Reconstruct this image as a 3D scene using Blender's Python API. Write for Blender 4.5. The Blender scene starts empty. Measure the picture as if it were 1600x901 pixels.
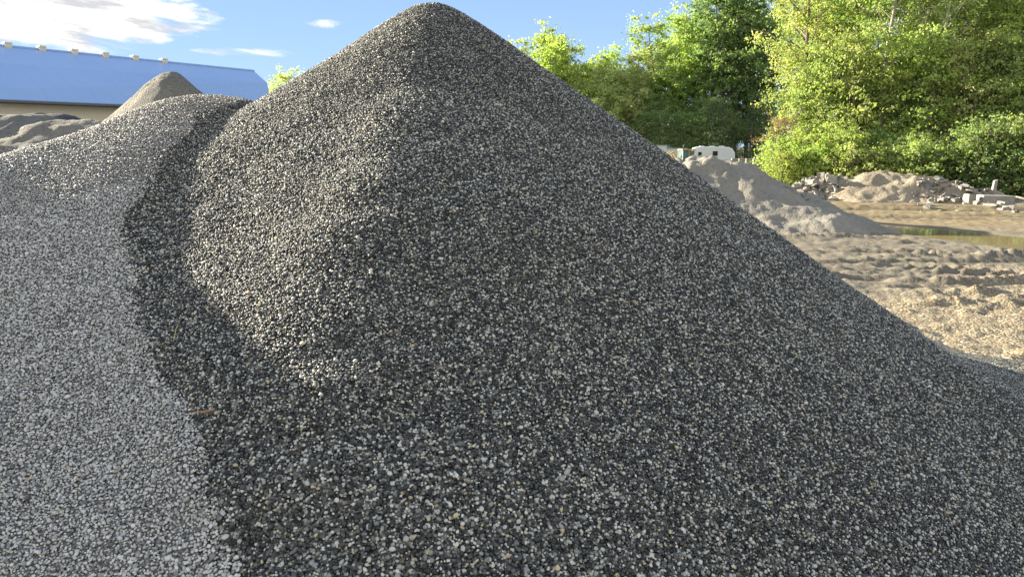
import bpy, math, random
import numpy as np
from mathutils import Vector, Matrix
R = math.radians
scene = bpy.context.scene
C = scene.collection

# ------------------------------------------------------------------ camera
HC = 2.3                      # camera height
F = 1150.0                    # focal length in pixels of a 1600 px wide frame
P = math.atan(215 / F)        # pitch down
SP, CP = math.sin(P), math.cos(P)
cam_d = bpy.data.cameras.new('camera')
cam = bpy.data.objects.new('camera', cam_d)
C.objects.link(cam)
cam.location = (0, 0, HC)
cam.rotation_euler = (math.pi / 2 - P, 0, 0)
cam_d.sensor_width = 36
cam_d.lens = 36 * F / 1600
cam_d.clip_end = 9000
cam_d.clip_start = 0.05
scene.camera = cam

# ------------------------------------------------------------------ light
SUN_AZ = 60.0                 # degrees to the left of straight ahead
SUN_EL = 15.5
SKY_STRENGTH = 0.115
scene.view_settings.view_transform = 'Standard'
scene.view_settings.look = 'None'
scene.view_settings.exposure = 2.1
scene.view_settings.gamma = 1.0
sun_dir = Vector((-math.sin(R(SUN_AZ)) * math.cos(R(SUN_EL)), math.cos(R(SUN_AZ)) * math.cos(R(SUN_EL)), math.sin(R(SUN_EL))))
sd = bpy.data.lights.new('sun', 'SUN')
sd.energy = 5.0
sd.angle = R(0.6)
sd.color = (1.0, 0.90, 0.71)
sun = bpy.data.objects.new('sun', sd)
C.objects.link(sun)
sun.location = (-20, 20, 30)
sun.rotation_euler = (-sun_dir).to_track_quat('-Z', 'Y').to_euler()

world = bpy.data.worlds.new('World')
scene.world = world
world.use_nodes = True


class N:
    """small helper to write node trees"""
    def __init__(s, tree):
        s.t = tree
        tree.nodes.clear()

    def add(s, typ, ins=None, **kw):
        n = s.t.nodes.new(typ)
        for k, v in kw.items():
            setattr(n, k, v)
        for k, v in (ins or {}).items():
            sock = n.inputs[k]
            if isinstance(v, bpy.types.NodeSocket):
                s.t.links.new(v, sock)
            elif isinstance(v, bpy.types.Node):
                s.t.links.new(v.outputs[0], sock)
            else:
                sock.default_value = v
        return n

    def math(s, op, a, b=0.0, c=None, clamp=False):
        ins = {0: a, 1: b}
        if c is not None:
            ins[2] = c
        return s.add('ShaderNodeMath', ins, operation=op, use_clamp=clamp).outputs[0]

    def mix(s, fac, a, b, typ='MIX'):
        n = s.t.nodes.new('ShaderNodeMix')
        n.data_type = 'RGBA'
        n.blend_type = typ
        for i, v in ((0, fac), (6, a), (7, b)):
            if isinstance(v, (bpy.types.NodeSocket,)):
                s.t.links.new(v, n.inputs[i])
            elif isinstance(v, (int, float)):
                n.inputs[i].default_value = v
            else:
                n.inputs[i].default_value = (*v, 1) if len(v) == 3 else v
        return n.outputs[2]

    def ramp(s, fac, stops, interp='LINEAR'):
        n = s.t.nodes.new('ShaderNodeValToRGB')
        n.color_ramp.interpolation = interp
        el = n.color_ramp.elements
        while len(el) < len(stops):
            el.new(0.5)
        for e, (p, c) in zip(el, stops):
            e.position = p
            e.color = (c, c, c, 1) if isinstance(c, (int, float)) else (*c, 1)
        s.t.links.new(fac, n.inputs[0])
        return n.outputs[0]

    def noise(s, vec, scale, detail=4, rough=0.55, dist=0.0):
        return s.add('ShaderNodeTexNoise', {'Vector': vec, 'Scale': scale, 'Detail': detail, 'Roughness': rough, 'Distortion': dist}).outputs[0]

    def mapr(s, v, a, b, c=0.0, d=1.0, smooth=False):
        return s.add('ShaderNodeMapRange', {0: v, 1: a, 2: b, 3: c, 4: d}, interpolation_type='SMOOTHSTEP' if smooth else 'LINEAR').outputs[0]


# sky with clouds laid out by world direction
w = N(world.node_tree)
sky = w.add('ShaderNodeTexSky', sky_type='NISHITA', sun_disc=False, sun_elevation=R(SUN_EL), sun_rotation=R(-SUN_AZ),
            altitude=600, air_density=1.0, dust_density=0.0, ozone_density=3.0)
tc = w.add('ShaderNodeTexCoord')
sep = w.add('ShaderNodeSeparateXYZ', {0: tc.outputs['Generated']})
az = w.math('ARCTAN2', sep.outputs[0], sep.outputs[1])
el = w.math('ARCSINE', sep.outputs[2])
cv = w.add('ShaderNodeCombineXYZ', {0: w.math('MULTIPLY', az, 5.0), 1: w.math('MULTIPLY', w.math('ADD', el, w.math('MULTIPLY', az, 0.12)), 26.0), 2: 0.0})
cn = w.noise(cv, 1.6, 9, 0.66, 0.6)


def blob(a0, e0, ra, re, tilt=0.0, top=0.62):
    da = w.math('SUBTRACT', az, R(a0))
    de = w.math('ADD', w.math('SUBTRACT', el, R(e0)), w.math('MULTIPLY', da, tilt))
    x = w.math('DIVIDE', da, R(ra))
    y = w.math('DIVIDE', de, R(re))
    d = w.math('ADD', w.math('MULTIPLY', x, x), w.math('MULTIPLY', y, y))
    return w.mapr(d, 0.0, 1.6, top, 0.0)


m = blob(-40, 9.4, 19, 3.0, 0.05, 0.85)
for b in (blob(-24.3, 10.1, 2.6, 0.7, 0, 0.50), blob(-13.6, 8.9, 2.0, 0.45, 0, 0.47), blob(-19, 6.8, 5.0, 0.5, 0, 0.42), blob(14, 12.8, 6, 1.2), blob(30, 11, 12, 4), blob(-60, 20, 30, 6), blob(60, 22, 30, 7), blob(110, 30, 55, 20, 0, 0.8), blob(-115, 32, 40, 16, 0, 0.8), blob(-179, 38, 75, 34, 0, 0.9), blob(179, 38, 75, 34, 0, 0.9)):  # wide clouds behind the camera are added, unseen, to fill the shade
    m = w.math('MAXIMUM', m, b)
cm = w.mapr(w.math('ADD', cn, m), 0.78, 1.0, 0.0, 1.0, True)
shade = w.noise(cv, 2.6, 5, 0.6)
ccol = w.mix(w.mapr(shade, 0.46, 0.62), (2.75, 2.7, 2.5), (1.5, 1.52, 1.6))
lum = w.add('ShaderNodeRGBToBW', {0: sky.outputs[0]}).outputs[0]
comp = w.math('DIVIDE', 1.0, w.math('ADD', 1.0, w.math('MULTIPLY', lum, 0.22)))
low_c = w.mix(w.mapr(el, -0.02, 0.75, 0.0, 1.0), w.mix(w.mapr(el, 0.0, 0.22, 0.0, 1.0), (1.18, 1.66, 2.3), (0.78, 1.20, 2.15)), (0.6, 0.95, 1.65))
cc = w.add('ShaderNodeCombineColor', {0: comp, 1: comp, 2: comp})
sk2 = w.mix(1.0, sky.outputs[0], cc.outputs[0], 'MULTIPLY')
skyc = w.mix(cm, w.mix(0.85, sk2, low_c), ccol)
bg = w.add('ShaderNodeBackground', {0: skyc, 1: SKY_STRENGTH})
w.add('ShaderNodeOutputWorld', {0: bg})


# ------------------------------------------------------------------ helpers
def ray(px, py):
    xc, yc = px - 800.0, 450.0 - py
    return Vector((xc, F * CP + yc * SP, -F * SP + yc * CP))


def at(px, py, Y):
    """world point seen at a photograph pixel, at forward distance Y"""
    r = ray(px, py)
    return Vector((r.x / r.y * Y, Y, HC + r.z / r.y * Y))


def gnd(px, py, z=0.0):
    r = ray(px, py)
    t = (z - HC) / r.z
    return Vector((r.x * t, r.y * t, z))


def tag(o, label=None, cat=None, group=None, kind=None):
    if label: o['label'] = label
    if cat: o['category'] = cat
    if group: o['group'] = group
    if kind: o['kind'] = kind
    return o


def empty(name, loc, rz=0.0):
    o = bpy.data.objects.new(name, None)
    o.empty_display_size = 0.2
    C.objects.link(o)
    o.location = loc
    o.rotation_euler = (0, 0, rz)
    return o


def link(name, me, mat=None, parent=None):
    o = bpy.data.objects.new(name, me)
    C.objects.link(o)
    if mat and not me.materials:
        me.materials.append(mat)
    if parent: o.parent = parent
    return o


def mesh_np(name, verts, faces, smooth=True):
    """verts (n,3) array, faces (m,k) array with k corners each"""
    me = bpy.data.meshes.new(name)
    faces = np.asarray(faces, dtype=np.int32)
    n, k = faces.shape
    me.vertices.add(len(verts))
    me.vertices.foreach_set('co', np.asarray(verts, dtype=np.float32).ravel())
    me.loops.add(n * k)
    me.loops.foreach_set('vertex_index', faces.ravel())
    me.polygons.add(n)
    me.polygons.foreach_set('loop_start', np.arange(0, n * k, k, dtype=np.int32))
    me.polygons.foreach_set('use_smooth', np.full(n, smooth, dtype=bool))
    me.update(calc_edges=True)
    return me


def fattr(me, name, data):
    a = me.attributes.new(name, 'FLOAT', 'POINT')
    a.data.foreach_set('value', np.asarray(data, dtype=np.float32))


def grid_faces(nr, nc):
    i = np.arange(nr - 1)[:, None] * nc + np.arange(nc - 1)[None, :]
    return np.stack([i, i + 1, i + nc + 1, i + nc], -1).reshape(-1, 4)


def hash2(ix, iy, seed):
    h = (ix.astype(np.int64) * 374761393 + iy.astype(np.int64) * 668265263 + seed * 982451653) & 0xffffffff
    h = ((h ^ (h >> 13)) * 1274126177) & 0xffffffff
    h = h ^ (h >> 16)
    return (h & 0xffffff) / float(0xffffff)


def vnoise(x, y, seed=0):
    x0, y0 = np.floor(x), np.floor(y)
    fx, fy = x - x0, y - y0
    fx, fy = fx * fx * (3 - 2 * fx), fy * fy * (3 - 2 * fy)
    a, b = hash2(x0, y0, seed), hash2(x0 + 1, y0, seed)
    c, d = hash2(x0, y0 + 1, seed), hash2(x0 + 1, y0 + 1, seed)
    return (a * (1 - fx) + b * fx) * (1 - fy) + (c * (1 - fx) + d * fx) * fy - 0.5


def fbm(x, y, scale, oct=4, seed=0, gain=0.5):
    s, amp = 0.0, 1.0
    for k in range(oct):
        s = s + amp * vnoise(x / scale + 13.7 * k, y / scale - 7.1 * k, seed + k * 17)
        scale *= 0.5
        amp *= gain
    return s


def smin(a, b, k):
    h = np.clip(0.5 + 0.5 * (b - a) / k, 0, 1)
    return b * (1 - h) + a * h - k * h * (1 - h)


def smax(a, b, k):
    return -smin(-a, -b, k)


def sstep(x, a, b):
    t = np.clip((x - a) / (b - a), 0, 1)
    return t * t * (3 - 2 * t)


# ------------------------------------------------------------------ terrain heights
AX, AY, AH = -0.66, 6.6, 3.62      # apex of the big cone (before rounding)


def h_cone(x, y):
    dx, dy = x - AX, y - AY
    r = np.sqrt(dx * dx + dy * dy + 0.02)
    th = np.arctan2(dy, dx)
    slope = 0.668 + 0.018 * np.cos(th)
    # a soft rib running down towards the camera, left of centre
    rib = 0.25 * np.exp(-((th + 1.58) / np.where(th < -1.58, 0.23, 0.55)) ** 2) * sstep(r, 0.9, 3.0)
    hollow = 0.11 * np.exp(-((th + 2.45) / 0.38) ** 2) * sstep(r, 0.9, 2.4)
    lobe = 0.15 * np.exp(-((th + 0.50) / 0.15) ** 2) * sstep(r, 3.4, 4.8)
    toe = 0.135 * np.maximum(r - 4.0, 0) ** 2 * sstep(np.cos(th), 0.45, 0.9) * sstep(r, 9.5, 6.5)
    z = AH - slope * r + rib + hollow + lobe + toe
    z = z - 0.02 * np.maximum(r - 2.0, 0) * 0
    z = smin(z, 3.56 + 0 * z, 0.12)
    z = z + fbm(x, y, 1.3, 3, 5) * 0.05 + fbm(x, y, 0.33, 3, 6) * 0.018
    # little slumps stepping down the lit rib, and shallow runnels down the flanks
    z = z + 0.011 * np.sin((AH - z + 0.5 * fbm(x, y, 0.8, 2, 7)) * 21) * np.exp(-((th + 1.62) / 0.26) ** 2) * sstep(r, 1.0, 1.8)
    z = z - 0.014 * np.abs(fbm(th * 5.0, r * 0.35, 0.8, 3, 8)) * sstep(r, 0.7, 2.0)
    z = smax(z, -0.35 - 0.05 * r + 0.3 * np.exp(-((r - 5.3) / 0.8) ** 2), 0.5)
    return z


def lobe(x, y, cx, cy, ang, L, h, slope, round_=0.25):
    """a ridge of length 2L along direction ang with repose sides"""
    ca, sa = math.cos(ang), math.sin(ang)
    u = (x - cx) * ca + (y - cy) * sa
    v = -(x - cx) * sa + (y - cy) * ca
    du = np.maximum(np.abs(u) - L, 0)
    return h - slope * (np.sqrt(du * du + v * v + round_ ** 2) - round_)


def valley(y):
    """plan line where the dark cone meets the grey bank"""
    return np.interp(y, [0.5, 1.6, 2.4, 3.35, 4.3, 5.0, 6.0, 7.0, 8.0], [-0.3, -0.6, -1.0, -1.74, -2.26, -2.30, -2.25, -2.35, -2.5])


def h_left(x, y):
    f = 0.96 - 0.02 * (x + 1.92) + 0.53 * (y - 2.5)
    b = 2.01 + 0.68 * (x + 3.9) - 0.02 * (y - 5.6)
    c = 2.98 - 0.62 * (y - 7.0) - 0.06 * (x + 3)
    d = 2.90 - 0.24 * (x + 3.0)
    z = smin(smin(f, smax(b, 0.62 + 0.28 * (x + 6.5), 0.6), 0.18), c, 0.3)
    z = smin(z, d, 0.3)
    z = z - 0.11 * np.exp(-((x + 3.4) ** 2 + (y - 5.7) ** 2) / 0.5)
    z = smax(z, lobe(x, y, -5.55, 5.75, 1.2, 0.3, 2.87, 0.62, 0.25), 0.2)  # mound added out of frame to throw shade onto the cone
    z = z - 0.75 * np.maximum(0, x - valley(y) - 0.05)
    z = z + fbm(x, y, 1.6, 3, 9) * 0.06
    return z


def h_gravel(x, y):
    return smax(h_cone(x, y), h_left(x, y), 0.10)


a1, a2 = at(1052, 262, 25), at(1150, 250, 24)


def h_sand(x, y):
    """the long grey sand heap on the right"""
    z = lobe(x, y, (a1.x + a2.x) / 2, 24.6, -0.22, (a2.x - a1.x) / 2 + 0.15, 2.05, 0.62, 0.3)
    z = z + 0.10 * np.exp(-((x - a2.x + 0.2) ** 2 + (y - 24) ** 2) / 0.6)
    p = at(1208, 298, 24.5)
    z = smax(z, lobe(x, y, p.x + 0.2, 24.2, -0.35, 0.7, 0.92, 0.5, 0.4), 0.25)
    z = smax(z, lobe(x, y, 8.2, 21.9, -0.55, 0.9, 0.60, 0.45, 0.3), 0.12)
    z = smax(z, lobe(x, y, 9.3, 22.2, -0.35, 0.7, 0.42, 0.45, 0.25), 0.12)
    z = z + fbm(x, y, 1.2, 6, 31, 0.62) * 0.20
    z = z - 0.10 * np.abs(fbm(x * 3.0, y, 0.8, 3, 35)) * sstep(z, 0.3, 0.9)
    # slumped crust along the crest
    z = z + 0.20 * fbm(x, y, 0.5, 4, 77, 0.65) * sstep(z, 1.3, 1.8)
    return z


def h_dirt(x, y):
    z = np.full_like(x, -1.0)
    for px, py, Y, h, L, sl in ((1368, 274, 35, 1.38, 0.25, 0.52), (1412, 279, 34.5, 1.28, 0.3, 0.55), (1448, 284, 34, 1.12, 0.35, 0.6), (1490, 292, 33.5, 0.86, 0.5, 0.6), (1520, 300, 33, 0.6, 0.4, 0.6)):
        p = at(px, py, Y)
        z = smax(z, lobe(x, y, p.x, Y, -0.1, L, h, sl, 0.3), 0.3)
    rough = sstep(x, 17.5, 19.5)
    return z + fbm(x, y, 0.9, 5, 41, 0.62) * (0.20 + 0.14 * rough)


PUD = [gnd(*q) for q in ((1310, 343), (1420, 351), (1520, 361), (1600, 369), (1720, 380), (1720, 408), (1600, 390.5), (1530, 381), (1450, 370), (1340, 357))]


def puddle_depth(x, y):
    """signed distance in metres, positive inside the puddle outline"""
    best = np.full(np.shape(x), 1e9)
    inside = np.zeros(np.shape(x), bool)
    for i in range(len(PUD)):
        a, b = PUD[i], PUD[(i + 1) % len(PUD)]
        ex, ey = b.x - a.x, b.y - a.y
        t = np.clip(((x - a.x) * ex + (y - a.y) * ey) / (ex * ex + ey * ey), 0, 1)
        best = np.minimum(best, np.hypot(x - a.x - t * ex, y - a.y - t * ey))
        c = ((a.y > y) != (b.y > y)) & (x < ex * (y - a.y) / (ey if ey else 1e-9) + a.x)
        inside ^= c
    return np.where(inside, best, -best) + fbm(x, y, 1.5, 4, 3) * 0.35


def ruts(x, y):
    """wheel ruts: height change and how wet the mud in them is"""
    z, wet = 0 * x, 0 * x
    for k, (py, dep) in enumerate(((325, 0.10), (329, 0.09), (337, 0.07), (341, 0.06), (398, 0.06), (412, 0.08), (419, 0.08), (427, 0.07), (433, 0.09), (438, 0.08), (446, 0.06), (452, 0.05))):
        g = gnd(1450, py)
        sl = 0.18 if py < 360 else (0.05, 0.12, -0.06)[k % 3]
        yc = g.y - sl * (x - g.x) + 0.35 * fbm(x, y * 0.2, 4.0, 2, 60 + k)
        wd = 0.11 if py > 390 else 0.4
        dep = dep * 0.6 if py > 390 else dep
        prof = np.exp(-((y - yc) / wd) ** 2)
        brk = sstep(fbm(x * 0.6, y * 0.2, 2.0, 3, 200 + k), -0.25, 0.05)
        z = z - dep * prof * brk + dep * 0.8 * brk * np.exp(-((y - yc - 2 * wd) / wd) ** 2)
        wet = np.maximum(wet, prof * brk)
    return z, wet * sstep(x, 2.0, 4.0)


def h_ground(x, y):
    r = np.sqrt(x * x + y * y)
    near = sstep(r, 70, 25)
    z = fbm(x, y, 9.0, 4, 1) * 0.10 * sstep(r, 3, 10) * sstep(r, 150, 60)
    # churned muddy band
    band = sstep(y, 10.6, 12.5) * sstep(y, 22.5, 19.5) * near
    z = z + band * (np.abs(fbm(x, y, 1.1, 5, 21, 0.6)) * 0.02 + fbm(x, y, 0.30, 4, 23, 0.7) * 0.022 + fbm(x * 0.35, y * 2.4, 1.6, 4, 25, 0.6) * 0.05)
    # berms thrown up by wheels, running across the view
    for (px, py, h, wd, x0, x1) in ((1250, 372, 0.10, 0.3, 7.2, 9.6), (1380, 404, 0.08, 0.24, 7.9, 11.2), (1440, 406, 0.08, 0.24, 9.0, 12.4), (1480, 442, 0.10, 0.16, 7.0, 12.5), (1380, 457, 0.09, 0.2, 6.4, 8.0), (1420, 475, 0.07, 0.3, 6.2, 8.8)):
        g = gnd(px, py)
        yc = g.y - 0.05 * (x - g.x) + 0.25 * fbm(x, y, 1.1, 3, int(px))
        dy = y - yc
        prof = np.exp(-(np.maximum(dy, 0) / (wd * 1.6)) ** 2 - (np.maximum(-dy, 0) / (wd * 0.5)) ** 2)
        z = z + h * prof * sstep(x, x0 - 0.5, x0 + 0.5) * sstep(x, x1 + 0.6, x1 - 0.6) * (0.9 + 1.1 * fbm(x, y, 0.22, 4, 51, 0.75))
    # wheel tread print
    g = gnd(1530, 423)
    u = (x - g.x) * 0.93 - (y - g.y) * 0.37
    v = (x - g.x) * 0.37 + (y - g.y) * 0.93
    m = sstep(np.abs(u), 1.5, 1.2) * sstep(np.abs(v), 0.62, 0.5)
    lug = np.maximum(np.sin((u + np.abs(v) * 0.9) * 2 * math.pi / 0.42), -0.2)
    z = z + m * (0.07 * lug - 0.02)
    z = z + ruts(x, y)[0]
    z = z + fbm(x, y, 0.28, 3, 71) * 0.035 * sstep(y, 28, 31) * sstep(y, 48, 38) * sstep(x, 8, 12)
    z = z + (fbm(x, y, 0.20, 3, 73, 0.7) * 0.032 + np.maximum(fbm(x * 0.6, y, 0.5, 4, 74, 0.7) - 0.30, 0) * 0.12) * near
    pd = puddle_depth(x, y)
    z = z * (1 - sstep(pd, -0.9, 0.05)) - 0.10 * sstep(pd, -0.3, 0.4) + 0.03
    z = z + 9 * sstep(r, 300, 1800)       # rises to a low horizon far off
    return z


# ------------------------------------------------------------------ materials
def new_mat(name):
    m = bpy.data.materials.new(name)
    m.use_nodes = True
    return m, N(m.node_tree)


def plain(name, col, rough=0.6, metal=0.0, var=0.12, vscale=3.0, bump=0.0, spec=0.5):
    m, n = new_mat(name)
    tc = n.add('ShaderNodeTexCoord')
    nz = n.noise(tc.outputs['Object'], vscale, 5, 0.6)
    c = n.mix(n.mapr(nz, 0.3, 0.7), tuple(v * (1 - var) for v in col), tuple(min(1, v * (1 + var)) for v in col))
    ins = {'Base Color': c, 'Roughness': rough, 'Metallic': metal, 'Specular IOR Level': spec}
    if bump:
        b = n.add('ShaderNodeBump', {'Height': nz, 'Strength': bump, 'Distance': 0.02})
        ins['Normal'] = b.outputs[0]
    p = n.add('ShaderNodeBsdfPrincipled', ins)
    n.add('ShaderNodeOutputMaterial', {0: p})
    return m


def stone_mat(name, stops, rough=0.62, brown=False):
    """colour of each stone from its own random value"""
    m, n = new_mat(name)
    a = n.add('ShaderNodeAttribute', attribute_name='rnd')
    geo = n.add('ShaderNodeNewGeometry')
    col = n.ramp(a.outputs['Fac'], stops)
    nz = n.noise(geo.outputs['Position'], 260.0, 3, 0.6)
    col = n.mix(0.35, col, n.mix(nz, (0.25, 0.25, 0.25), (0.9, 0.9, 0.9)), 'OVERLAY')
    big = n.noise(geo.outputs['Position'], 0.9, 3, 0.5)
    col = n.mix(n.mapr(big, 0.45, 0.75, 0.0, 0.10), col, (0.19, 0.17, 0.13))
    if brown:
        # the bank turns to a darker brownish gravel towards its crest
        s = n.add('ShaderNodeSeparateXYZ', {0: geo.outputs['Position']})
        t = n.math('ADD', n.math('ADD', s.outputs[1], n.math('MULTIPLY', s.outputs[0], 0.25)), n.math('MULTIPLY', big, 1.6))
        col = n.mix(n.mapr(t, 4.2, 6.8, 0.0, 1.0, True), col, n.mix(0.7, col, (0.40, 0.35, 0.28), 'MULTIPLY'))
    p = n.add('ShaderNodeBsdfPrincipled', {'Base Color': col, 'Roughness': rough, 'Specular IOR Level': 0.45})
    n.add('ShaderNodeOutputMaterial', {0: p})
    return m


def bed_mat(name, stops, cell=62.0, gain=1.0):
    """the packed stones between and under the loose ones"""
    m, n = new_mat(name)
    geo = n.add('ShaderNodeNewGeometry')
    v = n.add('ShaderNodeTexVoronoi', {'Vector': geo.outputs['Position'], 'Scale': cell * 1.35, 'Randomness': 1.0})
    sepc = n.add('ShaderNodeSeparateColor', {0: v.outputs['Color']})
    col = n.ramp(sepc.outputs[0], stops)
    col = n.mix(1.0, col, (gain, gain, gain), 'MULTIPLY')
    b = n.add('ShaderNodeBump', {'Height': v.outputs['Distance'], 'Strength': 1.0, 'Distance': -0.010})
    p = n.add('ShaderNodeBsdfPrincipled', {'Base Color': col, 'Roughness': 0.75, 'Normal': b.outputs[0], 'Specular IOR Level': 0.3})
    n.add('ShaderNodeOutputMaterial', {0: p})
    return m


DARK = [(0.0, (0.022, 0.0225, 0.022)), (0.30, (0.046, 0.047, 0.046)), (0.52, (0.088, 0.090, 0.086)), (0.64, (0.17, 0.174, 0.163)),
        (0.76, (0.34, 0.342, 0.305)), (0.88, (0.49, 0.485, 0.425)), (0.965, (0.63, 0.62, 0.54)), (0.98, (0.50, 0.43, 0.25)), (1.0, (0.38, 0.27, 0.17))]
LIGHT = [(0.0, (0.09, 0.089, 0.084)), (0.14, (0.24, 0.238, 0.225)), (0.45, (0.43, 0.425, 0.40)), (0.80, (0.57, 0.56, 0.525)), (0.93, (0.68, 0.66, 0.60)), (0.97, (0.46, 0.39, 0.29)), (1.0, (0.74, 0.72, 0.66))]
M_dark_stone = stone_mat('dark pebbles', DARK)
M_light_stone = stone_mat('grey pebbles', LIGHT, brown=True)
M_dark_bed = bed_mat('dark gravel bed', DARK, gain=0.6)
M_light_bed = bed_mat('grey gravel bed', LIGHT, gain=0.45)


def soil_mat(name, ca, cb, cc, scale=1.0, bump=0.6, rough=0.9, dist=0.03):
    m, n = new_mat(name)
    geo = n.add('ShaderNodeNewGeometry')
    pos = geo.outputs['Position']
    n1 = n.noise(pos, 0.8 * scale, 6, 0.6)
    n2 = n.noise(pos, 9.0 * scale, 6, 0.7)
    col = n.mix(n.mapr(n1, 0.35, 0.65), ca, cb)
    col = n.mix(n.mapr(n2, 0.5, 0.75), col, cc)
    v = n.add('ShaderNodeTexVoronoi', {'Vector': pos, 'Scale': 14.0 * scale})
    hgt = n.math('ADD', n2, n.math('MULTIPLY', v.outputs['Distance'], -0.4))
    b = n.add('ShaderNodeBump', {'Height': hgt, 'Strength': bump, 'Distance': dist})
    p = n.add('ShaderNodeBsdfPrincipled', {'Base Color': col, 'Roughness': rough, 'Normal': b.outputs[0], 'Specular IOR Level': 0.2})
    n.add('ShaderNodeOutputMaterial', {0: p})
    return m


M_sand = soil_mat('grey sand', (0.21, 0.195, 0.165), (0.28, 0.26, 0.215), (0.15, 0.138, 0.118), 1.0, 0.8)
M_dirt = soil_mat('tan dirt', (0.25, 0.21, 0.155), (0.34, 0.29, 0.215), (0.16, 0.135, 0.10), 1.0, 0.9, dist=0.05)
M_brown_gravel = soil_mat('brown gravel', (0.23, 0.215, 0.18), (0.30, 0.28, 0.235), (0.12, 0.11, 0.095), 3.0, 1.0, dist=0.05)
M_shaded_sand = soil_mat('shaded grey sand', (0.13, 0.128, 0.118), (0.17, 0.165, 0.15), (0.10, 0.097, 0.09), 1.0, 0.6, dist=0.05)  # grey sand darkened to stand for the shed's shadow
M_black = soil_mat('blue black aggregate', (0.05, 0.055, 0.065), (0.07, 0.075, 0.085), (0.03, 0.03, 0.04), 1.0, 0.6)
M_concrete = soil_mat('broken concrete', (0.27, 0.255, 0.225), (0.38, 0.36, 0.32), (0.18, 0.165, 0.145), 2.0, 0.5)
M_concrete2 = soil_mat('brown rubble stone', (0.17, 0.155, 0.135), (0.24, 0.22, 0.19), (0.11, 0.10, 0.09), 2.0, 0.5)


def ground_material():
    m, n = new_mat('yard ground')
    geo = n.add('ShaderNodeNewGeometry')
    pos = geo.outputs['Position']
    s = n.add('ShaderNodeSeparateXYZ', {0: pos})
    x, y, z = s.outputs
    n1 = n.noise(pos, 0.25, 6, 0.6)
    n2 = n.noise(pos, 1.6, 6, 0.65)
    n3 = n.noise(pos, 14.0, 5, 0.7)
    tan_ = n.mix(n.mapr(n2, 0.35, 0.68), (0.20, 0.155, 0.085), (0.30, 0.24, 0.14))
    grey = n.mix(n.mapr(n2, 0.35, 0.68), (0.14, 0.125, 0.095), (0.23, 0.20, 0.15))
    # grey washed-out silt in the churned band
    yy = n.math('ADD', y, n.math('MULTIPLY', n.math('SUBTRACT', n1, 0.5), 9.0))
    fg = n.math('MULTIPLY', n.mapr(yy, 10.5, 12.5, 0, 1, True), n.mapr(yy, 23.0, 19.5, 0, 1, True))
    col = n.mix(fg, tan_, grey)
    wet = n.mix(n.mapr(n2, 0.3, 0.7), (0.20, 0.15, 0.09), (0.30, 0.235, 0.15))
    fw = n.math('MULTIPLY', n.mapr(yy, 20.0, 23.0, 0, 1, True), n.mapr(n1, 0.44, 0.60))
    col = n.mix(fw, col, wet)
    # bits of stone
    v = n.add('ShaderNodeTexVoronoi', {'Vector': pos, 'Scale': 32.0})
    sc = n.add('ShaderNodeSeparateColor', {0: v.outputs['Color']})
    st = n.ramp(sc.outputs[0], [(0.0, (0.13, 0.10, 0.06)), (0.4, (0.24, 0.19, 0.12)), (0.8, (0.36, 0.30, 0.20)), (1.0, (0.58, 0.53, 0.43))])
    fs = n.math('MULTIPLY', n.mapr(yy, 13.5, 11.0, 0, 1, True), 0.8)
    col = n.mix(fs, col, st)
    col = n.mix(n.mapr(n3, 0.50, 0.72, 0, 0.7), col, (0.15, 0.125, 0.09))
    # darker damp streaks and wet ruts
    st_v = n.add('ShaderNodeCombineXYZ', {0: n.math('MULTIPLY', x, 0.45), 1: n.math('MULTIPLY', y, 1.9), 2: 0.0})
    n4 = n.noise(st_v, 1.3, 6, 0.7)
    col = n.mix(n.mapr(n4, 0.54, 0.68, 0.0, 0.6), col, (0.13, 0.115, 0.09))
    wt = n.add('ShaderNodeAttribute', attribute_name='wet')
    col = n.mix(n.mapr(wt.outputs['Fac'], 0.2, 0.9, 0.0, 0.7), col, (0.095, 0.08, 0.06))
    # woodland floor
    fl = n.mapr(n.math('ADD', yy, n.math('MULTIPLY', x, 0.30)), 46.0, 50.0, 0, 1, True)
    col = n.mix(fl, col, n.mix(n2, (0.05, 0.06, 0.025), (0.12, 0.11, 0.05)))
    hgt = n.math('ADD', n3, n.math('MULTIPLY', n.math('MULTIPLY', v.outputs['Distance'], -0.7), n.math('ADD', fs, 0.15)))
    b = n.add('ShaderNodeBump', {'Height': hgt, 'Strength': 0.8, 'Distance': 0.025})
    rough = n.mapr(fw, 0, 1, 0.9, 0.55)
    p = n.add('ShaderNodeBsdfPrincipled', {'Base Color': col, 'Roughness': rough, 'Normal': b.outputs[0], 'Specular IOR Level': 0.25})
    n.add('ShaderNodeOutputMaterial', {0: p})
    return m


# ------------------------------------------------------------------ ground
fine = np.arange(-8, 44, 0.14)
ang = np.concatenate([np.linspace(-180, -46, 60, endpoint=False), np.linspace(-46, -8, 90, endpoint=False), fine, np.linspace(44.2, 180, 60)])
rr = [0.0]
r_ = 0.4
while r_ < 6000:
    rr.append(r_)
    if r_ < 6: r_ *= 1.06
    elif r_ < 55: r_ *= 1.0062
    elif r_ < 300: r_ *= 1.02
    else: r_ *= 1.15
rr = np.array(rr)
RR, AA = np.meshgrid(rr, np.radians(ang), indexing='ij')
GX, GY = RR * np.sin(AA), RR * np.cos(AA)
GZ = h_ground(GX, GY)
me = mesh_np('ground', np.stack([GX, GY, GZ], -1).reshape(-1, 3), grid_faces(*GX.shape)[:, ::-1])
fattr(me, 'wet', ruts(GX, GY)[1].ravel())
tag(link('ground', me, ground_material()), kind='structure')

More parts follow.
